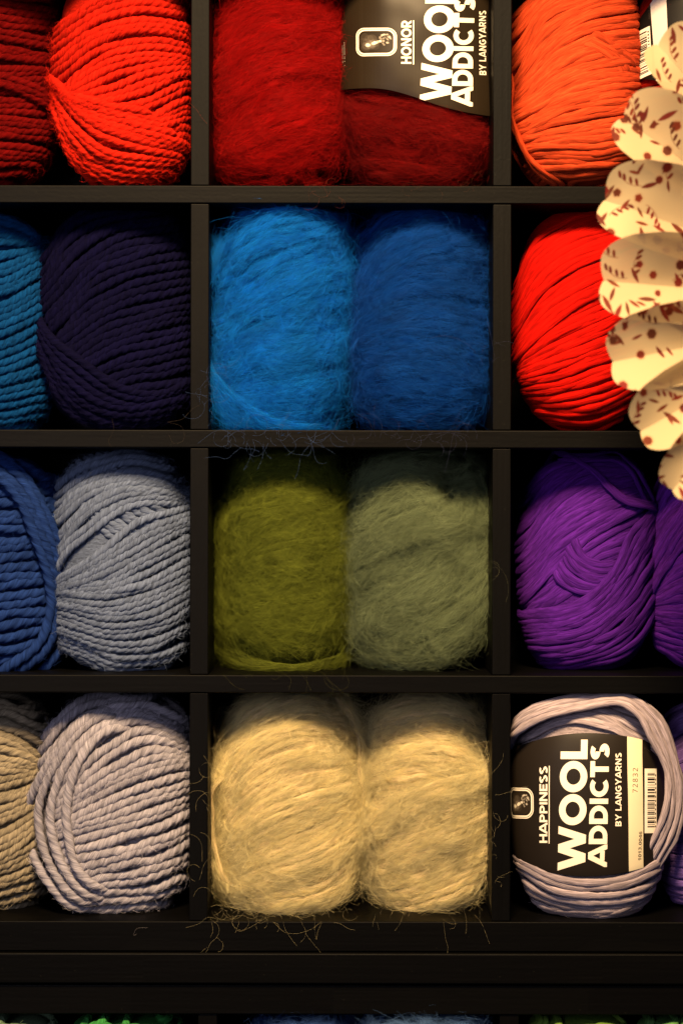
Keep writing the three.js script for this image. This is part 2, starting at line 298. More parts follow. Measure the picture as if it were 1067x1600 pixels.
/* spec: label, rect, look: 'plied' | 'roving' | 'mohair', colour, R (px), layers: [{ g: guides, lift, tuck, part, n }] */
function skein(s) {
  const seed = ++skeinSeed * 101, r = rng(seed), body = new Body({ seed: skeinSeed, ...(s.look === 'mohair' ? { lump: 0.0024 } : {}), ...s }), mohair = s.look === 'mohair', R = s.R * S * (s.look === 'plied' ? 1.12 : s.look === 'mohair' ? 0.95 : 1), c = s.color;
  const t = thing(s.name ?? 'yarn_skein', s.label, 'yarn skein', new THREE.Vector3(body.x, body.y - body.b, body.zc), s.group);
  const O = new THREE.Vector3(0, body.b, 0), mat = yarnMaterial(mohair ? c.map((x) => x * (c[0] > 0.6 ? 1.2 : 0.72)) : c, s.sheen), lines = [];
  mesh('core', body.core(R * (s.look === 'mohair' ? 0.35 : s.look === 'roving' ? 0.5 : 1.0)).translate(O.x, O.y, O.z), mat, t);
  let id = seed;
  s.layers.forEach((ly, li) => {
    const gs = ly.g.map(guide), tuck = ly.tuck ?? [0, 0], pack = ly.pack ?? s.pack ?? (s.look === 'roving' ? 0.66 : 0.82), lift = (ly.lift ?? 0) * R, rad = R * (ly.R ?? 1);
    // how many strands lie between each two guides
    const rowsAt = [];
    for (let k = 0; k < gs.length - 1; k++) {
      const gaps = gs[k].map((p, i) => Math.hypot(p[0] - gs[k + 1][i][0], p[1] - gs[k + 1][i][1])).sort((a, b) => a - b), m = Math.max(1, Math.round(lerp(gaps[12], gaps[20], 0.6) * S / (2 * rad * pack)));
      for (let j = 0; j < m; j++) rowsAt.push(k + j / m);
    }
    rowsAt.push(gs.length - 1.0001);
    const geos = [], holder = s.look === 'mohair' ? null : new THREE.Group();
    if (holder) { holder.name = ly.part ?? 'winding'; t.add(holder); }
    rowsAt.forEach((q) => {
      q = clamp(q + (r() - 0.5) * 0.12, 0, gs.length - 1.0001);
      const k = Math.floor(q), f = q - k; let pts = gs[k].map((p, i) => [lerp(p[0], gs[k + 1]?.[i][0] ?? p[0], f), lerp(p[1], gs[k + 1]?.[i][1] ?? p[1], f)]);
      pts = extended(pts, tuck);
      const sd = ++id, wa = (ly.wob ?? s.wob ?? 0.5) * s.R, slope = (r() - 0.5) * 0.5 * s.R;
      const wob = (u) => [wa * noise(u * 5, sd * 1.3, 1), wa * noise(u * 5, sd * 1.3, 4) + slope * (u - 0.5) * 2, rad * 0.35 * noise(u * 6, sd * 0.7, 9)];
      const ridge = mohair ? rad * 0.95 * noise(q * (gs.length > 3 ? 2.6 : 1.5), seed * 0.37, li * 5.1) : 0;
      const line = body.lay(pts, lift * (mohair ? 2.5 : 1) + ridge, s.look === 'plied' ? R * 0.72 : R * 0.95, { tuck, dive: 3 * rad, wob });
      const g = strandGeometry(line, rad, { lobes: s.look === 'plied' ? s.lobes ?? 3 : 0, pitch: (s.pitch ?? 6.6) * rad, flat: s.flat ?? (s.look === 'mohair' ? 0.7 : s.look === 'roving' ? 0.54 : 0.8), tone: 0.88 + 0.24 * r(), seed: sd, uneven: s.uneven ?? (s.look === 'plied' ? 0.13 : 0.18), sides: s.look === 'mohair' ? 7 : 10 });
      g.translate(O.x, O.y, O.z);
      if (holder) mesh('strand', g, mat, holder); else geos.push(g);
      lines.push(line); if (mohair && ly.part) lines.push(line);
    });
    if (geos.length) mesh(ly.part ?? 'winding', mergeGeometries(geos), mat, t);
  });
  const hm = hairMaterial((s.hair ?? c).map((x) => x * (s.look === 'mohair' ? 1.25 : 1.15)), mohair ? 0.2 : 0);
  // fibres stay inside the compartment (unless they hang out in front of it) and off the paper band
  const mx = (s.rect[0] + s.rect[2]) / 2, my = (s.rect[1] + s.rect[3]) / 2, col = COLS.find(([a, b]) => mx > a && mx < b) ?? [-2000, 3000], row = ROWS.find(([a, b]) => my > a && my < b) ?? [-2000, 3000];
  const free = (p) => { const x = p.x + body.x, y = p.y + body.y, z = p.z + body.zc; if (s.bare && z > body.zc && s.bare(x * D / (D - z) / S + 533.5, 800 - y * D / (D - z) / S - 5)) return false; return z > 0.002 || (x > X(col[0]) && x < X(col[1]) && y < Y(row[0]) && y > Y(row[1])); };
  if (s.look === 'mohair') {
    fuzz(lockShapes, lines, (s.hairs ?? 16000) * 0.4, hm, t, O, seed + 5, { spread: 0.25, lift: 0.32, size: [0.5, 1.1], deep: 0.0018, wild: 0.02, sway: 0.5, ...(s.fuzz ?? {}) }, free);
    fuzz(hairShapes, lines, (s.hairs ?? 16000) * 1.5, hm, t, O, seed + 7, { spread: 0.8, lift: 0.55, size: [0.5, 1.3], deep: 0.004, wild: 0.2 }, free);
  } else if (s.look === 'plied') fuzz(shortShapes, lines, s.hairs ?? 16000, hm, t, O, seed + 5, { spread: 0.8, lift: 0.8, size: [0.5, 1.3], deep: 0.004, wild: 0.1 });
  else fuzz(hairShapes, lines, s.hairs ?? 900, hm, t, O, seed + 5, { spread: 0.4, lift: 0.4, size: [0.15, 0.4], deep: 0.002, wild: 0.05 });
  return { t, body, O, mat, hm };
}
// loose fibres drawn out of a skein, curling over the shelf edge
function stray(sk, lines, width = 0.35, z = 0.0012) {
  width *= 0.25;
  const geos = lines.map((pts, k) => {
    const c = new THREE.CatmullRomCurve3(pts.map(([x, y, dz = 0], i) => at(x, y, z + dz + 0.0008 * Math.sin(i * 2.1 + k))), false, 'centripetal');
    return new THREE.TubeGeometry(c, pts.length * 6, width * S, 4);
  });
  const m = mergeGeometries(geos); m.translate(-sk.t.position.x, -sk.t.position.y, -sk.t.position.z);
  const sm = sk.hm.clone(); sm.color.lerp(new THREE.Color().setRGB(0.24, 0.19, 0.11), 0.45).multiplyScalar(0.6);
  mesh('stray_fibres', m, sm, sk.t);
}
function curls(seed, n, [x0, x1], [y0, y1], size, dir = 0) {   // curly random fibres in a pixel area
  const r = rng(seed), out = [];
  for (let i = 0; i < n; i++) {
    let x = lerp(x0, x1, r()), y = lerp(y0, y1, r()), a = dir + (r() - 0.5) * 4, k = (r() - 0.5) * 1.1; const pts = [[x, y, 0]], m = 4 + Math.floor(r() * 7), st = size * (0.5 + 1.3 * r());
    for (let j = 0; j < m; j++) { k += (r() - 0.5) * 0.5; k = clamp(k, -0.6, 0.6); a += k; x += Math.cos(a) * st; y += Math.sin(a) * st; pts.push([x, y, 0.0004 * j * r()]); }
    out.push(pts);
  }
  return out;
}

// ---------------------------------------------------------------- lettering: heavy geometric capitals
const GL = {
  A: [0.95, (p, w, h) => p.line([[0.0, -0.05], [w / 2, 1.06], [w, -0.05]], 1).line([[0.24, 0.25], [w - 0.24, 0.25]])],
  B: [0.78, (p, w, h) => p.line([[h, 0], [h, 1]]).line([[h, 1 - h], [w * 0.5, 1 - h]]).arc(w * 0.52, 0.75, w * 0.48 - h - 0.02, 0.25 - h + 0.02, 90, -90).line([[h, 0.51], [w * 0.55, 0.51]]).arc(w * 0.55, 0.27, w * 0.45 - h, 0.27 - h, 90, -90).line([[h, h], [w * 0.55, h]])],
  C: [0.86, (p, w, h) => p.arc(0.5, 0.5, 0.5 - h, 0.5 - h, 48, 312)],
  D: [0.88, (p, w, h) => p.line([[h, 0], [h, 1]]).line([[h, 1 - h], [w * 0.42, 1 - h]]).line([[h, h], [w * 0.42, h]]).arc(w * 0.42, 0.5, w * 0.58 - h, 0.5 - h, 90, -90)],
  E: [0.68, (p, w, h) => p.line([[h, 0], [h, 1]]).line([[0, 1 - h], [w, 1 - h]]).line([[0, 0.5], [w * 0.92, 0.5]]).line([[0, h], [w, h]])],
  G: [0.93, (p, w, h) => p.arc(0.5, 0.5, 0.5 - h, 0.5 - h, 48, 330).line([[0.52, 0.46], [w, 0.46]]).line([[w - h, 0.5], [w - h, 0.16]])],
  H: [0.84, (p, w, h) => p.line([[h, 0], [h, 1]]).line([[w - h, 0], [w - h, 1]]).line([[0, 0.5], [w, 0.5]])],
  I: [0.0, (p, w, h) => p.line([[h, 0], [h, 1]])],
  L: [0.64, (p, w, h) => p.line([[h, 0], [h, 1]]).line([[0, h], [w, h]])],
  N: [0.88, (p, w, h) => p.line([[h, 0], [h, 1]]).line([[w - h, 0], [w - h, 1]]).line([[h * 0.9, 1.02], [w - h * 0.9, -0.02]], 1)],
  O: [1.04, (p, w, h) => p.arc(w / 2, 0.5, w / 2 - h, 0.5 - h + 0.015, 0, 360)],
  P: [0.76, (p, w, h) => p.line([[h, 0], [h, 1]]).line([[h, 1 - h], [w * 0.5, 1 - h]]).arc(w * 0.5, 0.67, w * 0.5 - h, 0.33 - h, 90, -90).line([[h, 0.34 + h], [w * 0.5, 0.34 + h]])],
  R: [0.8, (p, w, h) => p.line([[h, 0], [h, 1]]).line([[h, 1 - h], [w * 0.5, 1 - h]]).arc(w * 0.5, 0.67, w * 0.47 - h, 0.33 - h, 90, -90).line([[h, 0.34 + h], [w * 0.5, 0.34 + h]]).line([[w * 0.45, 0.4], [w - h * 0.75, -0.06]], 1)],
  S: [0.74, (p, w, h) => p.arc(w / 2, 0.745, w / 2 - h, 0.255 - h + 0.01, 35, 270).arc(w / 2, 0.255, w / 2 - h, 0.265 - h + 0.01, 90, -145)],
  T: [0.76, (p, w, h) => p.line([[w / 2, 0], [w / 2, 1]]).line([[0, 1 - h], [w, 1 - h]])],
  U: [0.82, (p, w, h) => p.line([[h, 1], [h, 0.4]]).line([[w - h, 1], [w - h, 0.4]]).arc(w / 2, 0.4, w / 2 - h, 0.4 - h, 180, 360)],
  W: [1.42, (p, w, h) => p.line([[h * 0.7, 1.06], [w * 0.28, -0.05], [w * 0.5, 1.02], [w * 0.72, -0.05], [w - h * 0.7, 1.06]], 1)],
  Y: [0.9, (p, w, h) => p.line([[h * 0.5, 1.06], [w / 2, 0.42], [w - h * 0.5, 1.06]], 1).line([[w / 2, 0], [w / 2, 0.5]])],
};
function letters(ctx, text, x, y, H, total, weight = 0.24, gap = 0.09) {   // baseline at y, running along +x, total width given
  const h = weight / 2, ws = [...text].map((c) => (c === ' ' ? 0.3 : c === 'I' ? weight : GL[c][0])), nat = ws.reduce((a, b) => a + b, 0) + gap * (text.length - 1), sx = total / nat;
  let cx = 0; ctx.lineJoin = 'miter'; ctx.miterLimit = 10; ctx.lineCap = 'butt'; ctx.strokeStyle = ctx.fillStyle;
  [...text].forEach((ch, i) => {
    if (ch !== ' ') {
      ctx.save(); ctx.translate(x + cx * sx, y); ctx.scale(sx, -H); ctx.beginPath(); ctx.rect(-0.06, -0.015, ws[i] + 0.12, 1.03); ctx.clip(); ctx.lineWidth = weight;
      const p = { line(a) { ctx.beginPath(); a.forEach(([u, v], j) => (j ? ctx.lineTo(u, v) : ctx.moveTo(u, v))); ctx.stroke(); return p; },
        arc(u, v, a, b, d0, d1) { ctx.beginPath(); for (let j = 0; j <= 40; j++) { const q = lerp(d0, d1, j / 40) * Math.PI / 180; ctx[j ? 'lineTo' : 'moveTo'](u + a * Math.cos(q), v + b * Math.sin(q)); } if (d1 - d0 === 360) ctx.closePath(); ctx.stroke(); return p; } };
      GL[ch][1](p, ws[i], h); ctx.restore();
    }
    cx += ws[i] + gap;
  });
}
// A paper band around a skein. Its print is laid out in millimetres along the band, so arc(px) turns a place seen from the front into one on the paper.
function band(sk, { x0, x1, top, bottom, lift, draw, y0, y1, rough = 0.5, end = [0, 0] }) {
  const { body, O, t } = sk, N = 80, M = 26, K = 14, cols = [], s = [0];  // K px per mm
  for (let i = 0; i <= N; i++) cols.push(lerp(x0, x1, i / N));
  const mid = (u) => (top(u) + bottom(u)) / 2, P = cols.map((x) => body.surface(x, mid(x)));
  for (let i = 1; i <= N; i++) s.push(s[i - 1] + P[i].distanceTo(P[i - 1]));
  const arc = (px) => { const f = clamp((px - x0) / (x1 - x0), 0, 1) * N, i = Math.min(N - 1, Math.floor(f)); return lerp(s[i], s[i + 1], f - i); };
  const W = s[N], H = (y1 - y0) * body.k, cw = Math.min(2048, Math.round(W * 1000 * K)), chh = Math.min(2048, Math.round(H * 1000 * K));
  const canvas = document.createElement('canvas'); canvas.width = cw; canvas.height = chh;
  const ctx = canvas.getContext('2d'), ax = (px) => arc(px) / W * cw, ay = (py) => (py - y0) / (y1 - y0) * chh;
  draw(ctx, ax, ay, cw, chh);
  const tex = new THREE.CanvasTexture(canvas); tex.colorSpace = THREE.SRGBColorSpace;
  const pos = [], uv = [], idx = [];
  const NN = 2; // outer face and inner face: the paper has thickness
  for (let f = 0; f < NN; f++) for (let i = 0; i <= N; i++) for (let j = 0; j <= M; j++) {
    const x = cols[i], y = lerp(top(x), bottom(x), j / M), p = body.surface(x, y), n = body.normal(p), u = (x - x0) / (x1 - x0);
    let h = lift + body.bulge(p) * 0.35 - f * 0.00025; if (end[0]) h -= end[0] * (1 - smooth(0, 0.2, u)); if (end[1]) h -= end[1] * (1 - smooth(0, 0.25, 1 - u));
    p.addScaledVector(n, h).add(O); pos.push(p.x, p.y, p.z); uv.push(s[i] / W, 1 - (y - y0) / (y1 - y0));
  }
  const V = (f, i, j) => f * (N + 1) * (M + 1) + i * (M + 1) + j, quad = (a, b, c, d) => idx.push(a, b, c, a, c, d);
  for (let i = 0; i < N; i++) for (let j = 0; j < M; j++) { quad(V(0, i, j), V(0, i, j + 1), V(0, i + 1, j + 1), V(0, i + 1, j)); quad(V(1, i, j), V(1, i + 1, j), V(1, i + 1, j + 1), V(1, i, j + 1)); }
  for (let i = 0; i < N; i++) { quad(V(0, i, 0), V(0, i + 1, 0), V(1, i + 1, 0), V(1, i, 0)); quad(V(0, i, M), V(1, i, M), V(1, i + 1, M), V(0, i + 1, M)); }
  const g = new THREE.BufferGeometry(); g.setAttribute('position', new THREE.Float32BufferAttribute(pos, 3)); g.setAttribute('uv', new THREE.Float32BufferAttribute(uv, 2)); g.setIndex(idx); g.computeVertexNormals();
  const m = new THREE.MeshPhysicalMaterial({ map: tex, roughness: rough, side: THREE.DoubleSide }); m.specularIntensity = 0.3;
  const b = mesh('paper_band', g, m, t); b.userData.label = 'dark paper label band with cream lettering'; return b;
}
const BLACK = '#1d1814', CREAM = '#f3ead9';
function upright(ctx, ax, ay, text, xa, xb, yBottom, yTop, weight, gap, skewPx = 0) {      // reads upwards; xa..xb is the height of the capitals
  ctx.save(); ctx.translate(ax(xb), ay(yBottom)); ctx.rotate(-Math.PI / 2); if (skewPx) ctx.transform(1, skewPx, 0, 1, 0, 0);
  letters(ctx, text, 0, 0, ax(xb) - ax(xa), ay(yBottom) - ay(yTop), weight, gap); ctx.restore();
}
function roundRect(ctx, x, y, w, h, r) { ctx.beginPath(); ctx.moveTo(x + r, y); ctx.arcTo(x + w, y, x + w, y + h, r); ctx.arcTo(x + w, y + h, x, y + h, r); ctx.arcTo(x, y + h, x, y, r); ctx.arcTo(x, y, x + w, y, r); ctx.closePath(); }
function emblem(ctx, ax, ay, xa, xb, ya, yb) {                // double rounded frame round a pale engraved figure
  const x = ax(xa), y = ay(ya), w = ax(xb) - x, h = ay(yb) - y, r = Math.min(w, h) * 0.3, k = w / 55;
  ctx.strokeStyle = CREAM; ctx.fillStyle = CREAM; ctx.lineWidth = 1.6 * k; roundRect(ctx, x, y, w, h, r); ctx.stroke(); roundRect(ctx, x + 2.6 * k, y + 2.6 * k, w - 5.2 * k, h - 5.2 * k, r * 0.85); ctx.lineWidth = 2.2 * k; ctx.stroke();
  roundRect(ctx, x + 6 * k, y + 6 * k, w - 12 * k, h - 12 * k, r * 0.7); ctx.fillStyle = '#2b241c'; ctx.fill(); ctx.clip();
  const q = rng(71), blob = (u, v, a, b, al, c = '236,226,205') => { ctx.fillStyle = `rgba(${c},${al})`; ctx.beginPath(); ctx.ellipse(x + u * w, y + v * h, a * w, b * h, 0.4, 0, 7); ctx.fill(); };
  for (let i = 0; i < 16; i++) blob(0.2 + 0.3 * q(), 0.3 + 0.5 * q(), 0.12, 0.14, 0.06);
  for (let i = 0; i < 12; i++) blob(0.28 + 0.07 * q(), 0.58 + 0.06 * q(), 0.05, 0.045, 0.35);
  for (let i = 0; i < 22; i++) { const f = q(); blob(0.38 + 0.3 * f, 0.56 - 0.16 * f + 0.05 * q(), 0.04, 0.035, 0.5); }
  for (let i = 0; i < 46; i++) { const a = q() * 6.28, d = 0.05 + 0.13 * q(); blob(0.73 + Math.cos(a) * d * 0.8, 0.4 + Math.sin(a) * d * 1.2, 0.03, 0.03, 0.45, q() < 0.35 ? '40,33,26' : '236,226,205'); }
}
function barcode(ctx, x, y, w, h, seed) { // bars across, stacked along y
  const r = rng(seed); ctx.fillStyle = CREAM; ctx.fillRect(x, y, w, h); ctx.fillStyle = '#17120f';
  let v = y + h * 0.07; while (v < y + h * 0.93) { const t = h * (0.008 + 0.022 * Math.floor(r() * 3) / 2); ctx.fillRect(x + w * 0.22, v, w * 0.6, t); v += t + h * (0.009 + 0.02 * Math.floor(r() * 3) / 2); }
  for (let i = 0; i < 13; i++) ctx.fillRect(x + w * 0.86, y + h * (0.09 + 0.066 * i), w * 0.08, h * 0.03);
}

// ---------------------------------------------------------------- yarn colours
const C = {
  darkRed: base(122, 14, 9), red: base(240, 40, 20), mohairRed: base(168, 14, 10), deepRed: base(126, 12, 9), orange: base(252, 80, 36), coral: base(170, 28, 14),
  blue: base(6, 66, 98), navy: base(19, 16, 38), sky: base(5, 106, 160), petrol: base(3, 68, 120), scarlet: base(226, 24, 12),
  royal: base(38, 56, 92), greyBlue: base(116, 118, 121), olive: base(106, 104, 32), sage: base(118, 118, 72), purple: base(96, 36, 116), purple2: base(124, 46, 140),
  tan: base(168, 140, 98), lilac: base(184, 162, 144), cream: [0.70, 0.545, 0.30], pink: base(214, 176, 150), violet: base(150, 104, 148), paleGreen: base(130, 145, 95), green: base(70, 140, 60), slate: base(55, 75, 105), lime: base(140, 165, 60),
};

// ---------------------------------------------------------------- row 1
skein({ label: 'dark red plied yarn skein cut off by the left edge, beside the bright red one', rect: [-112, -60, 90, 294], look: 'plied', R: 6.2, color: C.darkRed, front: 0.030, layers: [
  { g: [[[-110, -60], [0, -50], [90, -45]], [[-110, 10], [0, 20], [90, 30]], [[-110, 60], [0, 72], [90, 90]], [[-110, 140], [0, 150], [90, 140]], [[-110, 190], [0, 205], [90, 215]], [[-110, 290], [0, 292], [88, 285]]] },
  { g: [[[-60, 118], [10, 124], [60, 148], [96, 180]], [[-60, 132], [10, 140], [60, 165], [96, 200]]], lift: 1.4, part: 'crossing_strands' }] });
const sRed = skein({ label: 'bright red plied yarn skein in the upper left compartment', rect: [88, -60, 295, 292], look: 'plied', R: 6.3, color: C.red, front: 0.014, layers: [
  { g: [[[95, 40], [150, 0], [220, -20], [295, -10]], [[90, 90], [140, 50], [210, 30], [295, 40]], [[105, 145], [150, 105], [215, 85], [295, 92]], [[115, 152], [175, 135], [235, 115], [295, 104]], [[135, 170], [190, 168], [240, 150], [295, 122]], [[160, 190], [205, 190], [250, 175], [296, 150]], [[190, 215], [230, 205], [260, 195], [296, 178]], [[210, 225], [240, 224], [270, 216], [296, 205]]] },
  { g: [[[84, 120], [110, 148], [150, 160], [200, 172]], [[86, 124], [125, 172], [165, 205], [215, 222], [296, 240]], [[92, 165], [115, 215], [160, 255], [220, 262], [296, 258]], [[95, 200], [125, 262], [170, 292], [230, 292], [290, 285]]], lift: 0.7, part: 'crossing_strands' }] });
const sMR = skein({ label: 'fluffy red mohair skein left of the dark red labelled skein', rect: [330, -60, 532, 288], e1: 1.9, look: 'mohair', R: 6, color: C.mohairRed, front: 0.016, layers: [
  { g: [[[327, 10], [400, -40], [536, -50]], [[327, 70], [400, 15], [536, 5]], [[329, 125], [400, 75], [470, 55], [536, 55]], [[332, 180], [400, 135], [470, 112], [536, 112]], [[335, 230], [420, 180], [480, 165], [536, 165]], [[340, 268], [430, 240], [490, 225], [536, 222]], [[350, 286], [430, 284], [490, 278], [532, 270]]] }] });
const sDR = skein({ label: 'dark red mohair skein wearing a black band that reads HONOR', rect: [541, -60, 766, 292], look: 'mohair', R: 6, color: C.deepRed, front: 0.016, bare: (x, y) => y < 140 + 44 * smooth(585, 790, x), e1: 2.7, hairs: 13000, layers: [
  { g: [[[538, -50], [650, -45], [768, -40]], [[538, 120], [640, 140], [768, 170]], [[538, 160], [640, 180], [768, 205]], [[538, 205], [640, 222], [768, 238]], [[540, 262], [650, 276], [768, 278]], [[545, 288], [650, 290], [765, 286]]] }] });
band(sDR, { x0: 541, x1: 764, y0: -60, y1: 200, lift: 0.005, rough: 0.42,
  top: () => -58, bottom: (x) => 143 + 44 * smooth(585, 790, x) + 3 * Math.sin(x * 0.03),
  draw(ctx, ax, ay, w, h) {
    ctx.fillStyle = '#241c12'; ctx.fillRect(0, 0, w, h);
    for (let i = 0; i < 500; i++) { ctx.fillStyle = `rgba(255,240,210,${0.012 * hash(i, 1, 2)})`; ctx.fillRect(hash(i, 2, 2) * w, 0, 2, h); }
    ctx.fillStyle = CREAM;
    upright(ctx, ax, ay, 'WOOL', 654, 699, 160, -15, 0.25, 0.06, 0.05);
    upright(ctx, ax, ay, 'ADDICTS', 700, 729, 166, 1, 0.25, 0.08, 0.03);
    upright(ctx, ax, ay, 'HONOR', 626, 641, 103, 36, 0.22, 0.1);
    upright(ctx, ax, ay, 'BY LANGYARNS', 739, 748, 119, 20, 0.2, 0.16);
    ctx.fillRect(ax(643), ay(36), ax(645) - ax(643), ay(104) - ay(36));
    ctx.save(); emblem(ctx, ax, ay, 565, 619, 48, 90); ctx.restore();
    ctx.fillStyle = CREAM; ctx.globalAlpha = 0.75; ctx.font = `${Math.round((ax(545) - ax(543)) * 1.1)}px sans-serif`;
    for (const [x, a, b] of [[546.5, 72, 100], [549, 68, 104]]) for (let y = a; y < b; y += 2.2) if (hash(x * 4, y * 7, 1) > 0.25) ctx.fillRect(ax(x), ay(y), ax(x + 1) - ax(x), ay(1.2) - ay(0));
    ctx.globalAlpha = 1; ctx.fillStyle = '#0e0b09'; ctx.fillRect(ax(750.5), 0, ax(754.5) - ax(750.5), h); ctx.fillStyle = '#d9d2c6'; ctx.fillRect(ax(754.5), 0, ax(757.5) - ax(754.5), h); ctx.fillStyle = '#161210'; ctx.fillRect(ax(757.5), 0, w, h);
  } });
skein({ label: 'orange thick roving skein in the upper right compartment beside the floral petals', rect: [797, -60, 997, 291], look: 'roving', R: 6.6, color: C.orange, front: 0.012, sheen: 0.5, layers: [
  { g: [[[800, 30], [850, -20], [920, -40], [997, -50]], [[803, 75], [845, 10], [920, -25], [997, -30]], [[808, 120], [850, 50], [920, 8], [992, -2]], [[814, 150], [870, 95], [930, 72], [997, 62]], [[817, 182], [880, 145], [940, 128], [997, 125]], [[820, 208], [880, 190], [940, 180], [997, 172]], [[822, 238], [880, 238], [940, 235], [994, 228]], [[822, 285], [880, 287], [930, 284], [988, 276]]] },
  { g: [[[893, 60], [930, 75], [962, 98], [975, 125]], [[912, 48], [945, 65], [975, 85], [996, 110]]], lift: 0.15, tuck: [1, 1], part: 'crossing_strands' },
  { g: [[[797, 160], [804, 215], [826, 262], [870, 288], [930, 292]], [[800, 130], [814, 205], [838, 255], [880, 280], [940, 285]]], lift: 0.8, tuck: [0, 1], part: 'crossing_strands' }] });
const sCor = skein({ label: 'red orange skein with a black barcoded band, mostly hidden by the petals', rect: [984, -60, 1190, 291], look: 'roving', R: 6.6, color: C.coral, front: 0.020, layers: [
  { g: [[[984, 60], [1040, 0], [1110, -30], [1190, -40]], [[984, 130], [1060, 100], [1120, 90], [1190, 85]], [[984, 200], [1060, 190], [1120, 180], [1190, 180]], [[990, 285], [1060, 288], [1120, 285], [1180, 280]]] },
  { g: [[[985, 45], [998, 25], [1012, 0], [1020, -40]], [[998, 40], [1008, 20], [1022, -5], [1030, -40]]], lift: 1.2, part: 'crossing_strands' }] });
band(sCor, { x0: 985, x1: 1180, y0: -60, y1: 150, lift: 0.003, top: () => -58, bottom: (x) => 122 + 10 * smooth(985, 1080, x),
  draw(ctx, ax, ay, w, h) {
    ctx.fillStyle = '#14110f'; ctx.fillRect(0, 0, w, h);
    ctx.fillStyle = '#d9d0cc'; ctx.save(); ctx.transform(1, 0, -0.0, 1, 0, 0); ctx.beginPath(); ctx.moveTo(ax(1014), ay(-60)); ctx.lineTo(ax(1039), ay(-60)); ctx.lineTo(ax(1048), ay(150)); ctx.lineTo(ax(1029), ay(150)); ctx.closePath(); ctx.fill(); ctx.restore();
    ctx.save(); ctx.translate(ax(1020), ay(31)); ctx.rotate(-Math.PI / 2 - 0.06); ctx.fillStyle = '#4a4038'; ctx.font = `${Math.round(ax(1026) - ax(1020.5))}px sans-serif`; ctx.fillText('1012.0120', 0, 0); ctx.restore();
    ctx.save(); ctx.translate(ax(996), ay(54)); ctx.transform(1, -0.35, 0.06, 1, 0, 0); barcode(ctx, 0, 0, ax(1018) - ax(996), ay(120) - ay(46), 5); ctx.restore();
  } });

// ---------------------------------------------------------------- row 2
skein({ label: 'teal blue plied skein cut off by the left edge, beside the navy one', rect: [-112, 330, 86, 684], look: 'plied', R: 6.4, color: C.blue, front: 0.018, layers: [
  { g: [[[-110, 350], [-20, 335], [60, 372]], [[-110, 420], [0, 420], [62, 395]], [[-110, 480], [0, 475], [72, 435]], [[-110, 560], [0, 560], [80, 520]], [[-110, 630], [0, 625], [86, 605]], [[-110, 685], [0, 682], [84, 662]]] }] });
const sNavy = skein({ label: 'very dark navy plied skein in the second row', rect: [62, 322, 300, 676], look: 'plied', R: 6.8, color: C.navy, front: 0.016, e1: 2.5, layers: [
  { g: [[[75, 400], [110, 345], [180, 320], [295, 322]], [[82, 440], [122, 395], [190, 358], [300, 346]], [[95, 495], [150, 438], [215, 412], [300, 396]], [[108, 528], [160, 490], [225, 468], [300, 450]], [[125, 560], [180, 530], [240, 514], [300, 500]], [[150, 590], [200, 572], [250, 562], [300, 548]], [[180, 615], [220, 605], [260, 600], [300, 590]]] },
  { g: [[[50, 455], [76, 522], [126, 564], [187, 604], [245, 612], [300, 588]], [[60, 500], [88, 575], [132, 625], [192, 645], [300, 625]], [[78, 575], [108, 638], [160, 668], [240, 674], [298, 660]]], lift: 0.8, part: 'crossing_strands' }] });
const sSky = skein({ label: 'bright blue fluffy mohair skein in the middle compartment', rect: [333, 322, 535, 690], e1: 1.9, skew: 0.07, look: 'mohair', R: 6, color: C.sky, front: 0.002, c: 0.044, dents: [[362, 450, 13, 0.004], [362, 510, 14, 0.005], [372, 565, 14, 0.005], [400, 615, 14, 0.004], [540, 560, 20, 0.005]], hairs: 19000, layers: [
  { g: [[[350, 360], [400, 325], [470, 318], [550, 325]], [[345, 410], [400, 350], [470, 330], [552, 335]], [[350, 470], [420, 420], [490, 392], [555, 375]], [[358, 520], [430, 480], [490, 450], [552, 430]], [[365, 560], [430, 540], [490, 520], [550, 500]], [[375, 600], [430, 590], [490, 575], [542, 560]], [[390, 640], [450, 640], [500, 640], [536, 630]], [[400, 680], [450, 685], [500, 682], [530, 675]]] },
  { g: [[[356, 420], [334, 480], [342, 560], [372, 620], [440, 655], [530, 662]], [[345, 420], [326, 490], [335, 580], [365, 648], [430, 684], [528, 682]]], lift: 1.1, part: 'crossing_strands' }] });
const sPet = skein({ label: 'darker petrol blue mohair skein right of the bright blue one', rect: [552, 322, 766, 676], e1: 1.9, look: 'mohair', R: 6, color: C.petrol, front: 0.010, c: 0.042, layers: [
  { g: [[[562, 380], [620, 330], [690, 320], [767, 325]], [[560, 430], [620, 370], [690, 345], [767, 345]], [[556, 475], [620, 425], [690, 402], [767, 410]], [[553, 520], [620, 482], [690, 478], [767, 495]], [[541, 545], [620, 522], [690, 522], [767, 545]], [[541, 585], [620, 560], [690, 562], [767, 585]], [[542, 630], [620, 612], [690, 615], [767, 628]], [[546, 670], [620, 668], [690, 670], [765, 670]]] }] });
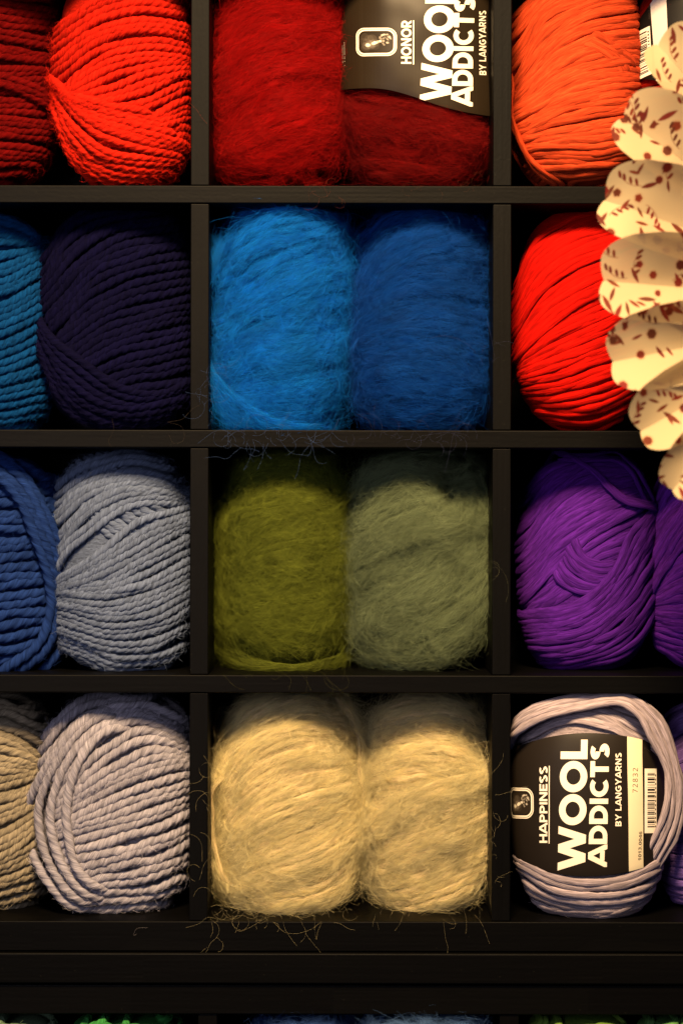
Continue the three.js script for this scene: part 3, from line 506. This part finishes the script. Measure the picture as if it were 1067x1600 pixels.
skein({ label: 'glossy scarlet roving skein under the shelf board, partly behind the petals', rect: [799, 326, 1012, 674], look: 'roving', R: 6.0, color: C.scarlet, front: 0.008, e2: 2.5, sheen: 0.5, layers: [
  { g: [[[800, 450], [840, 375], [890, 340], [945, 326]], [[799, 505], [840, 432], [900, 385], [1005, 350]], [[799, 556], [840, 497], [900, 452], [1010, 400]], [[801, 578], [860, 540], [920, 514], [1012, 468]], [[805, 602], [870, 590], [930, 570], [1010, 540]], [[812, 632], [870, 634], [930, 622], [1006, 590]], [[824, 654], [870, 670], [930, 670], [995, 640]]] },
  { g: [[[801, 560], [835, 505], [880, 462], [950, 425], [1005, 415]], [[801, 570], [840, 525], [890, 485], [950, 455], [1008, 440]]], lift: 0.6, tuck: [0, 1], part: 'crossing_strands' }] });

// ---------------------------------------------------------------- row 3
skein({ label: 'royal blue plied skein cut off by the left edge in the third row', rect: [-115, 706, 100, 1054], look: 'plied', R: 8, color: C.royal, front: 0.016, layers: [
  { g: [[[-115, 720], [-20, 712], [70, 740]], [[-115, 800], [0, 800], [85, 805]], [[-115, 900], [0, 890], [85, 880]], [[-115, 980], [0, 965], [85, 950]], [[-115, 1050], [0, 1045], [85, 1020]]] },
  { g: [[[-20, 712], [32, 745], [74, 830], [94, 925], [96, 1000], [70, 1048]], [[-30, 728], [22, 775], [58, 862], [70, 940], [52, 1005], [0, 1045]]], lift: 1.9, part: 'crossing_strands' }] });
skein({ label: 'grey plied skein with one gap in its windings, third row left', rect: [82, 706, 299, 1054], look: 'plied', R: 6.0, color: C.greyBlue, front: 0.013, layers: [
  { g: [[[110, 760], [160, 830], [250, 870]], [[190, 720], [230, 780], [290, 810]]], lift: -0.9 },
  { g: [[[84, 760], [130, 726], [200, 706], [296, 713]], [[83, 805], [130, 762], [200, 742], [299, 768]], [[86, 872], [125, 818], [195, 775], [299, 782]], [[88, 890], [130, 842], [205, 790], [299, 786]]] },
  { g: [[[90, 908], [150, 870], [225, 815], [299, 795]], [[95, 920], [160, 898], [232, 860], [299, 822]], [[105, 928], [170, 926], [237, 906], [299, 870]], [[108, 952], [170, 967], [240, 956], [299, 922]], [[112, 987], [180, 1006], [240, 1001], [299, 972]], [[118, 1022], [180, 1051], [240, 1053], [296, 1032]]], lift: 0.2 }] });
const sOlive = skein({ label: 'olive green shaggy mohair skein in the third row', rect: [350, 706, 539, 1052], e1: 1.9, look: 'mohair', R: 6, color: C.olive, front: 0.019, c: 0.040, hairs: 20000, fuzz: { spread: 0.6, lift: 0.6, sway: 1 }, layers: [
  { g: [[[360, 730], [450, 708], [545, 715]], [[352, 800], [450, 770], [550, 770]], [[350, 860], [450, 830], [552, 820]], [[348, 920], [450, 890], [552, 880]], [[346, 970], [450, 950], [552, 940]], [[344, 1005], [450, 1015], [552, 1000]]] },
  { g: [[[338, 1000], [390, 1025], [470, 1035], [552, 1012]], [[345, 1035], [400, 1050], [480, 1052], [550, 1045]]], lift: 1, part: 'crossing_strands' }] });
const sSage = skein({ label: 'grey green mohair skein with a hollow at its upper right', rect: [551, 706, 767, 1047], e1: 1.9, look: 'mohair', R: 6.2, color: C.sage, front: 0.018, hairs: 17000, dents: [[718, 764, 40, 0.022], [700, 700, 40, 0.004]], layers: [
  { g: [[[543, 745], [590, 715], [650, 708], [740, 712]], [[545, 790], [595, 752], [650, 742], [730, 775]], [[545, 850], [610, 812], [680, 790], [768, 800]], [[547, 880], [615, 848], [695, 822], [767, 808]], [[550, 925], [620, 898], [692, 862], [767, 818]], [[556, 965], [640, 932], [702, 882], [767, 835]], [[562, 1002], [640, 990], [712, 942], [767, 885]], [[575, 1040], [650, 1038], [720, 1012], [768, 962]]] },
  { g: [[[640, 815], [690, 806], [730, 800], [768, 806]], [[620, 850], [670, 834], [720, 820], [768, 815]]], lift: 0.5, tuck: [1, 0], part: 'crossing_strands' },
  { g: [[[690, 710], [735, 722], [755, 760], [758, 800]], [[700, 706], [748, 720], [767, 760], [768, 800]]], lift: 0.8, part: 'crossing_strands' }] });
skein({ label: 'purple roving skein with loose strands crossing its middle', rect: [810, 708, 1020, 1050], look: 'roving', R: 6.8, color: C.purple, front: 0.024, layers: [
  { g: [[[818, 965], [890, 925], [950, 890], [1018, 870]], [[818, 935], [880, 880], [945, 835], [1012, 800]]], lift: -0.55 },
  { g: [[[818, 770], [860, 728], [920, 712], [990, 718]], [[816, 805], [860, 748], [920, 718], [995, 724]], [[815, 855], [865, 792], [930, 750], [1008, 735]], [[816, 892], [870, 832], [935, 792], [1010, 765]], [[820, 938], [880, 872], [945, 827], [1008, 790]]] },
  { g: [[[890, 830], [908, 868], [940, 885], [975, 872]], [[858, 872], [884, 915], [925, 926], [972, 905]]], lift: 0.15, tuck: [1, 1], part: 'crossing_strands' },
  { g: [[[818, 958], [900, 946], [950, 905], [982, 840], [1003, 812]], [[822, 986], [905, 976], [965, 932], [1012, 845]], [[828, 1008], [910, 1002], [975, 962], [1018, 905]], [[836, 1044], [920, 1040], [985, 1014], [1018, 965]]], lift: 0.6, tuck: [0, 0], part: 'crossing_strands' },
  { g: [[[868, 713], [912, 731], [970, 779], [1012, 790]], [[870, 712], [916, 734], [972, 784], [1012, 794]]], lift: 1.6, R: 0.8, tuck: [0, 0], part: 'loose_strand' },
  { g: [[[905, 716], [950, 712], [985, 730], [1004, 765]], [[905, 722], [950, 722], [980, 740], [996, 770]]], lift: 1.2, R: 0.8, part: 'loose_strand' }] });
skein({ label: 'second purple roving skein, cut off by the right edge in the third row', rect: [1012, 716, 1215, 1050], look: 'roving', R: 6.8, color: C.purple2, front: 0.024, layers: [
  { g: [[[1014, 790], [1040, 735], [1100, 718], [1200, 720]], [[1014, 855], [1050, 802], [1120, 762], [1215, 750]], [[1016, 892], [1045, 852], [1110, 802], [1215, 800]], [[1018, 930], [1060, 900], [1130, 880], [1215, 870]], [[1018, 960], [1060, 968], [1130, 965], [1215, 940]], [[1025, 1010], [1070, 1035], [1140, 1045], [1210, 1030]]] },
  { g: [[[1015, 905], [1035, 850], [1060, 810], [1080, 770]], [[1020, 930], [1050, 870], [1075, 830], [1100, 790]]], lift: 1, part: 'crossing_strands' }] });

// ---------------------------------------------------------------- row 4
skein({ label: 'beige brown plied skein cut off by the left edge in the fourth row', rect: [-112, 1088, 92, 1424], look: 'plied', R: 6.6, color: C.tan, front: 0.018, layers: [
  { g: [[[-110, 1130], [-20, 1092], [40, 1090]], [[-110, 1150], [0, 1112], [55, 1130]], [[-110, 1175], [0, 1160], [60, 1192]], [[-110, 1225], [0, 1218], [64, 1205]], [[-110, 1310], [0, 1300], [65, 1262]], [[-110, 1350], [0, 1338], [75, 1285]], [[-110, 1402], [0, 1388], [88, 1360]], [[-110, 1428], [0, 1424], [85, 1402]]] }] });
const sLil = skein({ label: 'pale lilac grey plied skein with strands looped down its left side', rect: [58, 1088, 300, 1427], look: 'plied', R: 7.4, color: C.lilac, front: 0.011, e1: 2.5, layers: [
  { g: [[[62, 1155], [120, 1102], [200, 1090], [290, 1108]], [[90, 1185], [150, 1125], [220, 1112], [298, 1140]], [[108, 1215], [165, 1150], [225, 1128], [300, 1165]], [[112, 1242], [180, 1195], [240, 1172], [300, 1183]], [[114, 1266], [190, 1230], [250, 1208], [300, 1198]], [[118, 1300], [195, 1280], [250, 1265], [300, 1243]], [[122, 1355], [200, 1338], [250, 1325], [300, 1300]], [[135, 1396], [200, 1393], [250, 1385], [300, 1365]], [[160, 1426], [210, 1428], [260, 1424], [296, 1408]]] },
  { g: [[[215, 1112], [145, 1122], [92, 1178], [58, 1260], [66, 1340], [112, 1405], [180, 1426]], [[218, 1132], [165, 1146], [122, 1202], [106, 1265], [114, 1330], [142, 1375], [190, 1400]]], lift: 1.1, tuck: [1, 1], part: 'crossing_strands' },
  { g: [[[200, 1098], [248, 1100], [285, 1125], [300, 1150]], [[200, 1110], [245, 1112], [275, 1135], [296, 1160]]], lift: 1.0, part: 'crossing_strands' }] });
const sCrA = skein({ label: 'creamy white mohair skein, left one of the pair in the fourth row', rect: [334, 1086, 563, 1434], e1: 1.9, look: 'mohair', R: 6.5, color: C.cream, front: 0.012, c: 0.044, dents: [[368, 1250, 13, 0.004], [366, 1310, 13, 0.004], [545, 1140, 12, 0.004], [552, 1220, 12, 0.004], [430, 1135, 16, 0.003]], e2: 2.9, hairs: 20000, fuzz: { spread: 0.18, lift: 0.26, sway: 0.25 }, layers: [
  { g: [[[345, 1130], [400, 1092], [460, 1085], [540, 1090]], [[338, 1180], [382, 1120], [450, 1094], [550, 1096]], [[342, 1245], [392, 1172], [460, 1140], [562, 1150]], [[350, 1300], [412, 1240], [482, 1210], [568, 1196]], [[362, 1350], [430, 1310], [500, 1280], [572, 1240]], [[368, 1390], [440, 1366], [512, 1340], [574, 1290]], [[358, 1425], [440, 1420], [520, 1402], [568, 1350]]] },
  { g: [[[352, 1190], [336, 1260], [340, 1330], [358, 1395]], [[362, 1200], [348, 1270], [352, 1330], [372, 1395]]], lift: 1, tuck: [1, 1], part: 'crossing_strands' },
  { g: [[[525, 1088], [556, 1130], [570, 1220], [572, 1320]], [[510, 1092], [540, 1130], [556, 1200], [562, 1300]]], lift: 0.9, tuck: [1, 1], part: 'crossing_strands' }] });
const sCrB = skein({ label: 'creamy white mohair skein, right one of the pair in the fourth row', rect: [571, 1086, 773, 1430], e1: 1.9, look: 'mohair', R: 6.5, color: C.cream, front: 0.018, c: 0.044, e2: 2.9, hairs: 17000, fuzz: { spread: 0.18, lift: 0.26, sway: 0.25 }, dents: [[757, 1190, 22, 0.005], [620, 1290, 12, 0.003], [670, 1255, 12, 0.003], [600, 1215, 14, 0.003]], layers: [
  { g: [[[564, 1130], [620, 1096], [690, 1086], [765, 1100]], [[562, 1190], [620, 1168], [690, 1158], [770, 1190]], [[566, 1216], [640, 1196], [700, 1198], [772, 1214]], [[570, 1260], [620, 1250], [680, 1230], [772, 1216]], [[572, 1320], [640, 1290], [700, 1262], [772, 1240]], [[578, 1370], [645, 1345], [705, 1320], [772, 1285]], [[582, 1405], [650, 1390], [710, 1368], [772, 1335]], [[592, 1426], [660, 1426], [720, 1412], [768, 1385]]] },
  { g: [[[566, 1310], [625, 1256], [690, 1222], [772, 1204]], [[570, 1330], [635, 1280], [700, 1240], [772, 1215]]], lift: 0.9, part: 'crossing_strands' }] });
const pinkSpec = { label: 'pale pink roving skein wearing a black band that reads HAPPINESS', rect: [801, 1083, 1040, 1428], look: 'roving', R: 7.2, color: C.pink, front: -0.004, e2: 2.7, sheen: 0.4, layers: [
  { g: [[[803, 1230], [900, 1225], [1000, 1225], [1060, 1240]], [[803, 1330], [900, 1340], [980, 1340], [1045, 1310]]], lift: -1.2 },
  { g: [[[803, 1180], [850, 1112], [920, 1086], [990, 1094]], [[803, 1130], [860, 1106], [930, 1106], [1010, 1145]], [[803, 1165], [880, 1128], [960, 1140], [1030, 1180]]], lift: 0.25 },
  { g: [[[803, 1335], [880, 1372], [955, 1378], [1030, 1345]], [[803, 1350], [860, 1386], [925, 1396], [1000, 1384], [1040, 1360]], [[803, 1372], [850, 1404], [920, 1416], [1000, 1405], [1035, 1380]], [[806, 1395], [845, 1424], [914, 1432], [990, 1424]]], lift: 0.55, part: 'crossing_strands' }] };
const sPink = skein(pinkSpec);
band(sPink, { x0: 801, x1: 1039, y0: 1140, y1: 1372, lift: 0.0022, rough: 0.5, end: [0, 0.001],
  top: (x) => 1146 + 26 * Math.pow(Math.abs(x - 918) / 115, 2) * (x > 918 ? 0.75 : 1), bottom: (x) => 1366 - 24 * Math.pow(Math.abs(x - 918) / 115, 2),
  draw(ctx, ax, ay, w, h) {
    ctx.fillStyle = BLACK; ctx.fillRect(0, 0, w, h);
    ctx.fillStyle = CREAM;
    upright(ctx, ax, ay, 'WOOL', 874, 914, 1356, 1156, 0.25, 0.06, 0.02);
    upright(ctx, ax, ay, 'ADDICTS', 919, 947, 1350, 1162, 0.25, 0.08, 0.02);
    upright(ctx, ax, ay, 'HAPPINESS', 846.5, 858, 1315, 1197, 0.21, 0.1);
    upright(ctx, ax, ay, 'BY LANGYARNS', 960, 969, 1289, 1176, 0.2, 0.14);
    ctx.fillRect(ax(860), ay(1196), ax(861.5) - ax(860), ay(1316) - ay(1196));
    ctx.save(); emblem(ctx, ax, ay, 805, 837, 1231, 1277); ctx.restore();
    ctx.fillStyle = '#e3d6b4'; ctx.beginPath(); ctx.moveTo(ax(977), 0); ctx.lineTo(ax(1000), 0); ctx.lineTo(ax(1003), h); ctx.lineTo(ax(981), h); ctx.closePath(); ctx.fill();
    ctx.fillStyle = '#3b3026'; ctx.save(); ctx.translate(ax(993), ay(1238)); ctx.rotate(-Math.PI / 2 + 0.02); ctx.font = `${Math.round((ax(993.5) - ax(985)) * 1.25)}px monospace`; const nn = '72832', st = (ay(1238) - ay(1197)) / 5; [...nn].forEach((c, i) => ctx.fillText(c, i * st, 0)); ctx.restore();
    ctx.save(); ctx.translate(ax(999.5), ay(1343)); ctx.rotate(-Math.PI / 2 + 0.02); ctx.font = `bold ${Math.round((ax(999.5) - ax(994.5)) * 1.3)}px sans-serif`; ctx.scale((ay(1343) - ay(1297)) / ctx.measureText('1013.0046').width, 1); ctx.fillText('1013.0046', 0, 0); ctx.restore();
    barcode(ctx, ax(1004), ay(1200), ax(1023) - ax(1004), ay(1300) - ay(1200), 12);
  } });
{ // the outer loop of the pink skein: over the top and down in front of the band's right end, standing off the ball
  const { O, t, mat } = sPink, holder = new THREE.Group(); holder.name = 'loose_strand'; t.add(holder);
  const A = [[801, 1150, -0.034], [811, 1120, -0.014], [850, 1100, -0.006], [920, 1086, -0.008], [985, 1089, -0.008], [1030, 1122, -0.006], [1056, 1185, -0.006], [1067, 1245, -0.008], [1055, 1305, -0.010], [1028, 1355, -0.014], [1008, 1400, -0.022]],
    B = [[800, 1172, -0.034], [807, 1144, -0.012], [845, 1120, -0.003], [910, 1106, -0.002], [972, 1100, -0.001], [998, 1118, 0.001], [1018, 1152, 0.001], [1040, 1205, -0.002], [1041, 1255, -0.003], [1026, 1302, -0.005], [1004, 1345, -0.010]];
  for (let k = 0; k < 6; k++) {
    const f = k / 5, sd = 7000 + k, r = rng(sd), c = new THREE.CatmullRomCurve3(A.map((p, i) => at(lerp(p[0], B[i][0], f) + (r() - 0.5) * 5, lerp(p[1], B[i][1], f) + (r() - 0.5) * 5, lerp(p[2], B[i][2], f) + 0.0015 * (k % 2) + (r() - 0.5) * 0.001).sub(t.position)), false, 'centripetal');
    const line = [], m = 110, len = c.getLength();
    for (let i = 0; i <= m; i++) { const p = c.getPointAt(i / m), tt = c.getTangentAt(i / m), n = new THREE.Vector3(0.25, 0.1, 1), b = tt.clone().cross(n).normalize(); line.push({ p, t: tt, n, b, m: b.clone().cross(tt).normalize(), s: len * i / m }); }
    mesh('strand', strandGeometry(line, 5.6 * S, { flat: 0.85, tone: 0.9 + 0.18 * hash(k, 3, 3), seed: sd, uneven: 0.16, sides: 10 }), mat, holder);
  }
}
skein({ label: 'violet roving skein behind the labelled pink one at the right edge', rect: [1022, 1086, 1215, 1424], look: 'roving', R: 7, color: C.violet, front: 0.020, layers: [
  { g: [[[1018, 1160], [1060, 1110], [1130, 1092], [1210, 1095]], [[1018, 1230], [1060, 1190], [1130, 1170], [1215, 1170]], [[1020, 1300], [1060, 1275], [1130, 1260], [1215, 1250]], [[1020, 1335], [1060, 1345], [1130, 1340], [1215, 1330]], [[1024, 1380], [1060, 1392], [1130, 1398], [1215, 1390]], [[1030, 1410], [1070, 1420], [1130, 1422], [1210, 1415]]] }] });

// ---------------------------------------------------------------- row 5: only the tops show
for (const [rect, look, color, label, front, R] of [
  [[-110, 1584, 96, 1935], 'plied', C.paleGreen, 'pale grey green plied skein whose top shows under the lowest board at left', -0.007, 6.5],
  [[104, 1584, 292, 1935], 'plied', C.green, 'green plied skein whose top shows under the lowest board', -0.007, 6.5],
  [[388, 1584, 552, 1935], 'mohair', C.slate, 'dark slate blue mohair skein, left of two tops peeping under the lowest board', -0.005, 6],
  [[552, 1584, 776, 1935], 'mohair', base(85, 105, 120), 'lighter slate blue mohair skein, right of two tops peeping under the lowest board', -0.007, 6],
  [[816, 1584, 984, 1935], 'roving', C.lime, 'yellow green roving skein whose top shows under the lowest board', -0.007, 6.5],
  [[986, 1584, 1180, 1935], 'roving', base(110, 150, 70), 'green roving skein whose top shows at the bottom right corner', -0.007, 6.5]]) {
  const [a, , b] = rect, m = (a + b) / 2;
  skein({ label, rect, look, color, front, R, e2: 8, c: 0.03, hairs: look === 'mohair' ? 5000 : 500, layers: [{ g: [[[a + 4, 1625], [a + 40, 1592], [m, 1580], [b - 10, 1583]], [[a + 2, 1680], [a + 40, 1640], [m, 1615], [b, 1620]], [[a, 1720], [a + 50, 1690], [m, 1665], [b, 1660]]] }] });
}

// ---------------------------------------------------------------- loose fibres
stray(sSky, [...curls(31, 34, [345, 540], [676, 694], 5), ...curls(32, 14, [310, 335], [560, 650], 5), [[385, 690], [392, 705], [388, 722], [380, 735], [388, 728]], [[395, 688], [398, 702], [392, 715], [397, 722]], [[376, 700], [366, 708], [354, 717], [338, 714], [320, 716]]], 0.28);
stray(sPet, curls(33, 26, [545, 740], [672, 694], 5), 0.22);
stray(sPet, [[[760, 500, -0.004], [767, 530], [772, 560]], ...curls(37, 5, [735, 770], [520, 570], 5)], 0.22);
stray(sNavy, [[[175, 655], [178, 672], [170, 690], [174, 699]], [[262, 660], [285, 655], [300, 640], [312, 633]], [[262, 660], [284, 668], [287, 688], [272, 693], [264, 680]]], 0.25);
stray(sRed, [[[294, 160], [306, 172], [315, 185], [323, 194]]], 0.22);
stray(sMR, curls(34, 10, [480, 530], [285, 312], 4), 0.22);
stray(sDR, curls(35, 10, [640, 765], [284, 308], 4), 0.2);
stray(sOlive, [...curls(36, 12, [345, 545], [1040, 1062], 5), [[440, 1050], [455, 1062], [452, 1078]], [[468, 1050], [480, 1066], [478, 1084]]], 0.22);
stray(sSage, [[[768, 878], [778, 884], [790, 900], [794, 925], [790, 940]], ...curls(38, 8, [750, 772], [860, 900], 4)], 0.24);
stray(sLil, [[[232, 1450], [215, 1452], [211, 1462], [216, 1460]]], 0.35);
stray(sCrA, [...curls(39, 20, [330, 420], [1400, 1440], 6), ...curls(40, 20, [312, 340], [1150, 1380], 5), ...curls(46, 10, [420, 560], [1420, 1444], 5),
  [[365, 1430], [366, 1446], [380, 1454], [390, 1444], [386, 1432], [370, 1432], [364, 1442], [375, 1455], [398, 1446], [418, 1434], [440, 1430]],
  [[330, 1436], [343, 1448], [342, 1462], [330, 1475], [322, 1490], [304, 1492]], [[325, 1480], [310, 1495], [306, 1505]], [[340, 1465], [350, 1475], [348, 1485], [342, 1488]], [[292, 1450], [312, 1444], [326, 1434], [340, 1436]], [[332, 1440], [334, 1455], [330, 1466]],
  [[428, 1440], [445, 1456], [462, 1459], [480, 1455], [494, 1448], [504, 1440], [498, 1455], [496, 1468]], [[478, 1458], [492, 1476], [502, 1488], [506, 1502], [525, 1510], [548, 1516]]], 0.32);
stray(sCrB, [...curls(41, 15, [585, 770], [1418, 1440], 5), ...curls(42, 12, [765, 780], [1200, 1400], 4), [[694, 1440], [697, 1465], [701, 1484], [694, 1505], [702, 1514], [722, 1516], [738, 1508], [738, 1496], [728, 1496]], [[590, 1440], [593, 1452]]], 0.28);

// ---------------------------------------------------------------- the floral petal ornament in front
function printTexture(seed) {
  const N = 512, cv = document.createElement('canvas'); cv.width = cv.height = N; const c = cv.getContext('2d'), r = rng(seed);
  c.fillStyle = '#c0ad88'; c.fillRect(0, 0, N, N);
  const ink = () => `rgba(${84 + r() * 34},${22 + r() * 18},${10 + r() * 8},${0.9 + r() * 0.1})`;
  for (let k = 0; k < 54; k++) {
    const x = r() * N, y = r() * N, q = r(), a = r() * 6.28;
    c.save(); c.translate(x, y); c.rotate(a); c.fillStyle = ink(); c.strokeStyle = c.fillStyle;
    if (q < 0.24) { const n = 5 + Math.floor(r() * 3), rad = 15 + r() * 7; c.globalAlpha = 0.25; c.beginPath(); c.arc(0, 0, rad * 1.25, 0, 7); c.fillStyle = '#b98560'; c.fill(); c.globalAlpha = 1; c.fillStyle = ink(); for (let i = 0; i < n; i++) { c.beginPath(); c.ellipse(Math.cos(i * 6.283 / n) * rad * 0.4, Math.sin(i * 6.283 / n) * rad * 0.4, rad * 0.56, rad * (0.42 + 0.16 * r()), i * 6.283 / n, 0, 7); c.fill(); } c.beginPath(); c.arc(0, 0, rad * 0.5, 0, 7); c.fill(); }
    else if (q < 0.8) { const L = 24 + r() * 22; c.beginPath(); c.moveTo(-L, 0); c.quadraticCurveTo(-L * 0.1, -L * 0.55, L, -4); c.quadraticCurveTo(0, L * 0.42, -L, 0); c.fill(); }
    else { c.lineWidth = 2; c.beginPath(); c.moveTo(-50, 0); c.quadraticCurveTo(0, -30, 60, 8); c.stroke(); for (const t of [-34, -8, 22, 44]) { c.save(); c.translate(t, -10 + Math.abs(t) * 0.12); c.rotate(t % 3 ? 0.9 : -0.9); c.beginPath(); c.ellipse(14, 0, 15, 6.5, 0, 0, 7); c.fill(); c.restore(); } }
    c.restore();
  }
  const t = new THREE.CanvasTexture(cv); t.colorSpace = THREE.SRGBColorSpace; t.wrapS = t.wrapT = THREE.RepeatWrapping; return t;
}
{
  const petals = [ // tip x, crease y, angle of the axis, width of the upper and lower flap, length (photo pixels), depth
    [1100, -40, 55, 62, 44, 260, 0.088], [1014, 64, 47, 62, 40, 300, 0.094], [958, 180, 33, 66, 46, 330, 0.100], [930, 310, 17, 70, 50, 350, 0.106], [927, 438, 3, 68, 56, 350, 0.112], [943, 566, -12, 62, 52, 330, 0.118], [988, 676, -30, 58, 44, 290, 0.124], [1040, 768, -48, 46, 30, 240, 0.130]];
  const o = thing('petal_ornament', 'cream folded petal ornament printed with brown flowers, in front of the right shelves', 'ornament', at(1330, 380, 0.08));
  const tex = [1, 2, 3].map((k) => printTexture(300 + k));
  const mats = tex.map((t) => { const m = new THREE.MeshPhysicalMaterial({ map: t, roughness: 0.8, transmission: 0.34, thickness: 0, side: THREE.DoubleSide }); m.specularIntensity = 0.4; return m; });
  petals.forEach(([tx, ty, deg, wu, wl, len, z], k) => {
    const kk = S * (D - z) / D, L = len * kk, NU = 26, NV = 14, pos = [], uv = [], idx = [], tip = at(tx + 7, ty, z), a = -deg * Math.PI / 180, dx = new THREE.Vector3(Math.cos(a), Math.sin(a), 0), dy = new THREE.Vector3(-Math.sin(a), Math.cos(a), 0);
    for (let side = 0; side < 2; side++) for (let i = 0; i <= NU; i++) for (let j = 0; j <= NV; j++) {
      const v = j / NV, W = (side ? wl : wu) * kk * 1.12, q = v < 0.42 ? (0.42 - v) / 0.42 * 0.42 : (v - 0.42) / 0.58, x0 = W * 1.2 * (1 - Math.sqrt(Math.max(0, 1 - q * q))), u = Math.pow(i / NU, 1.4), x = lerp(x0, L, u);
      const taper = 1 - 0.25 * smooth(0.4, 1, u), y = W * v * taper * (side ? -1 : 1), bow = 0.03 * Math.pow(u, 1.5);
      const zz = W * (0.75 * Math.pow(v, 1.15)) * (side ? 0.62 : 0.75) * taper - bow + 0.0012 * noise(x * 60, y * 60, k);
      const p = tip.clone().addScaledVector(dx, x).addScaledVector(dy, y); p.z += zz; p.sub(o.position); pos.push(p.x, p.y, p.z); uv.push(x / 0.060 + k * 0.37, y / 0.060 + k * 0.61);
    }
    for (let side = 0; side < 2; side++) for (let i = 0; i < NU; i++) for (let j = 0; j < NV; j++) { const b = side * (NU + 1) * (NV + 1) + i * (NV + 1) + j, c = b + NV + 1; if (side) idx.push(b, b + 1, c, b + 1, c + 1, c); else idx.push(b, c, b + 1, b + 1, c, c + 1); }
    const g = new THREE.BufferGeometry(); g.setAttribute('position', new THREE.Float32BufferAttribute(pos, 3)); g.setAttribute('uv', new THREE.Float32BufferAttribute(uv, 2)); g.setIndex(idx); g.computeVertexNormals();
    mesh('petal', g, mats[k % 3], o);
  });
  // the ring that the petals are fixed to
  const ring = new THREE.TorusGeometry(0.085, 0.006, 10, 60); mesh('ring', ring, mats[0], o);
}
renderer.render(scene, camera);
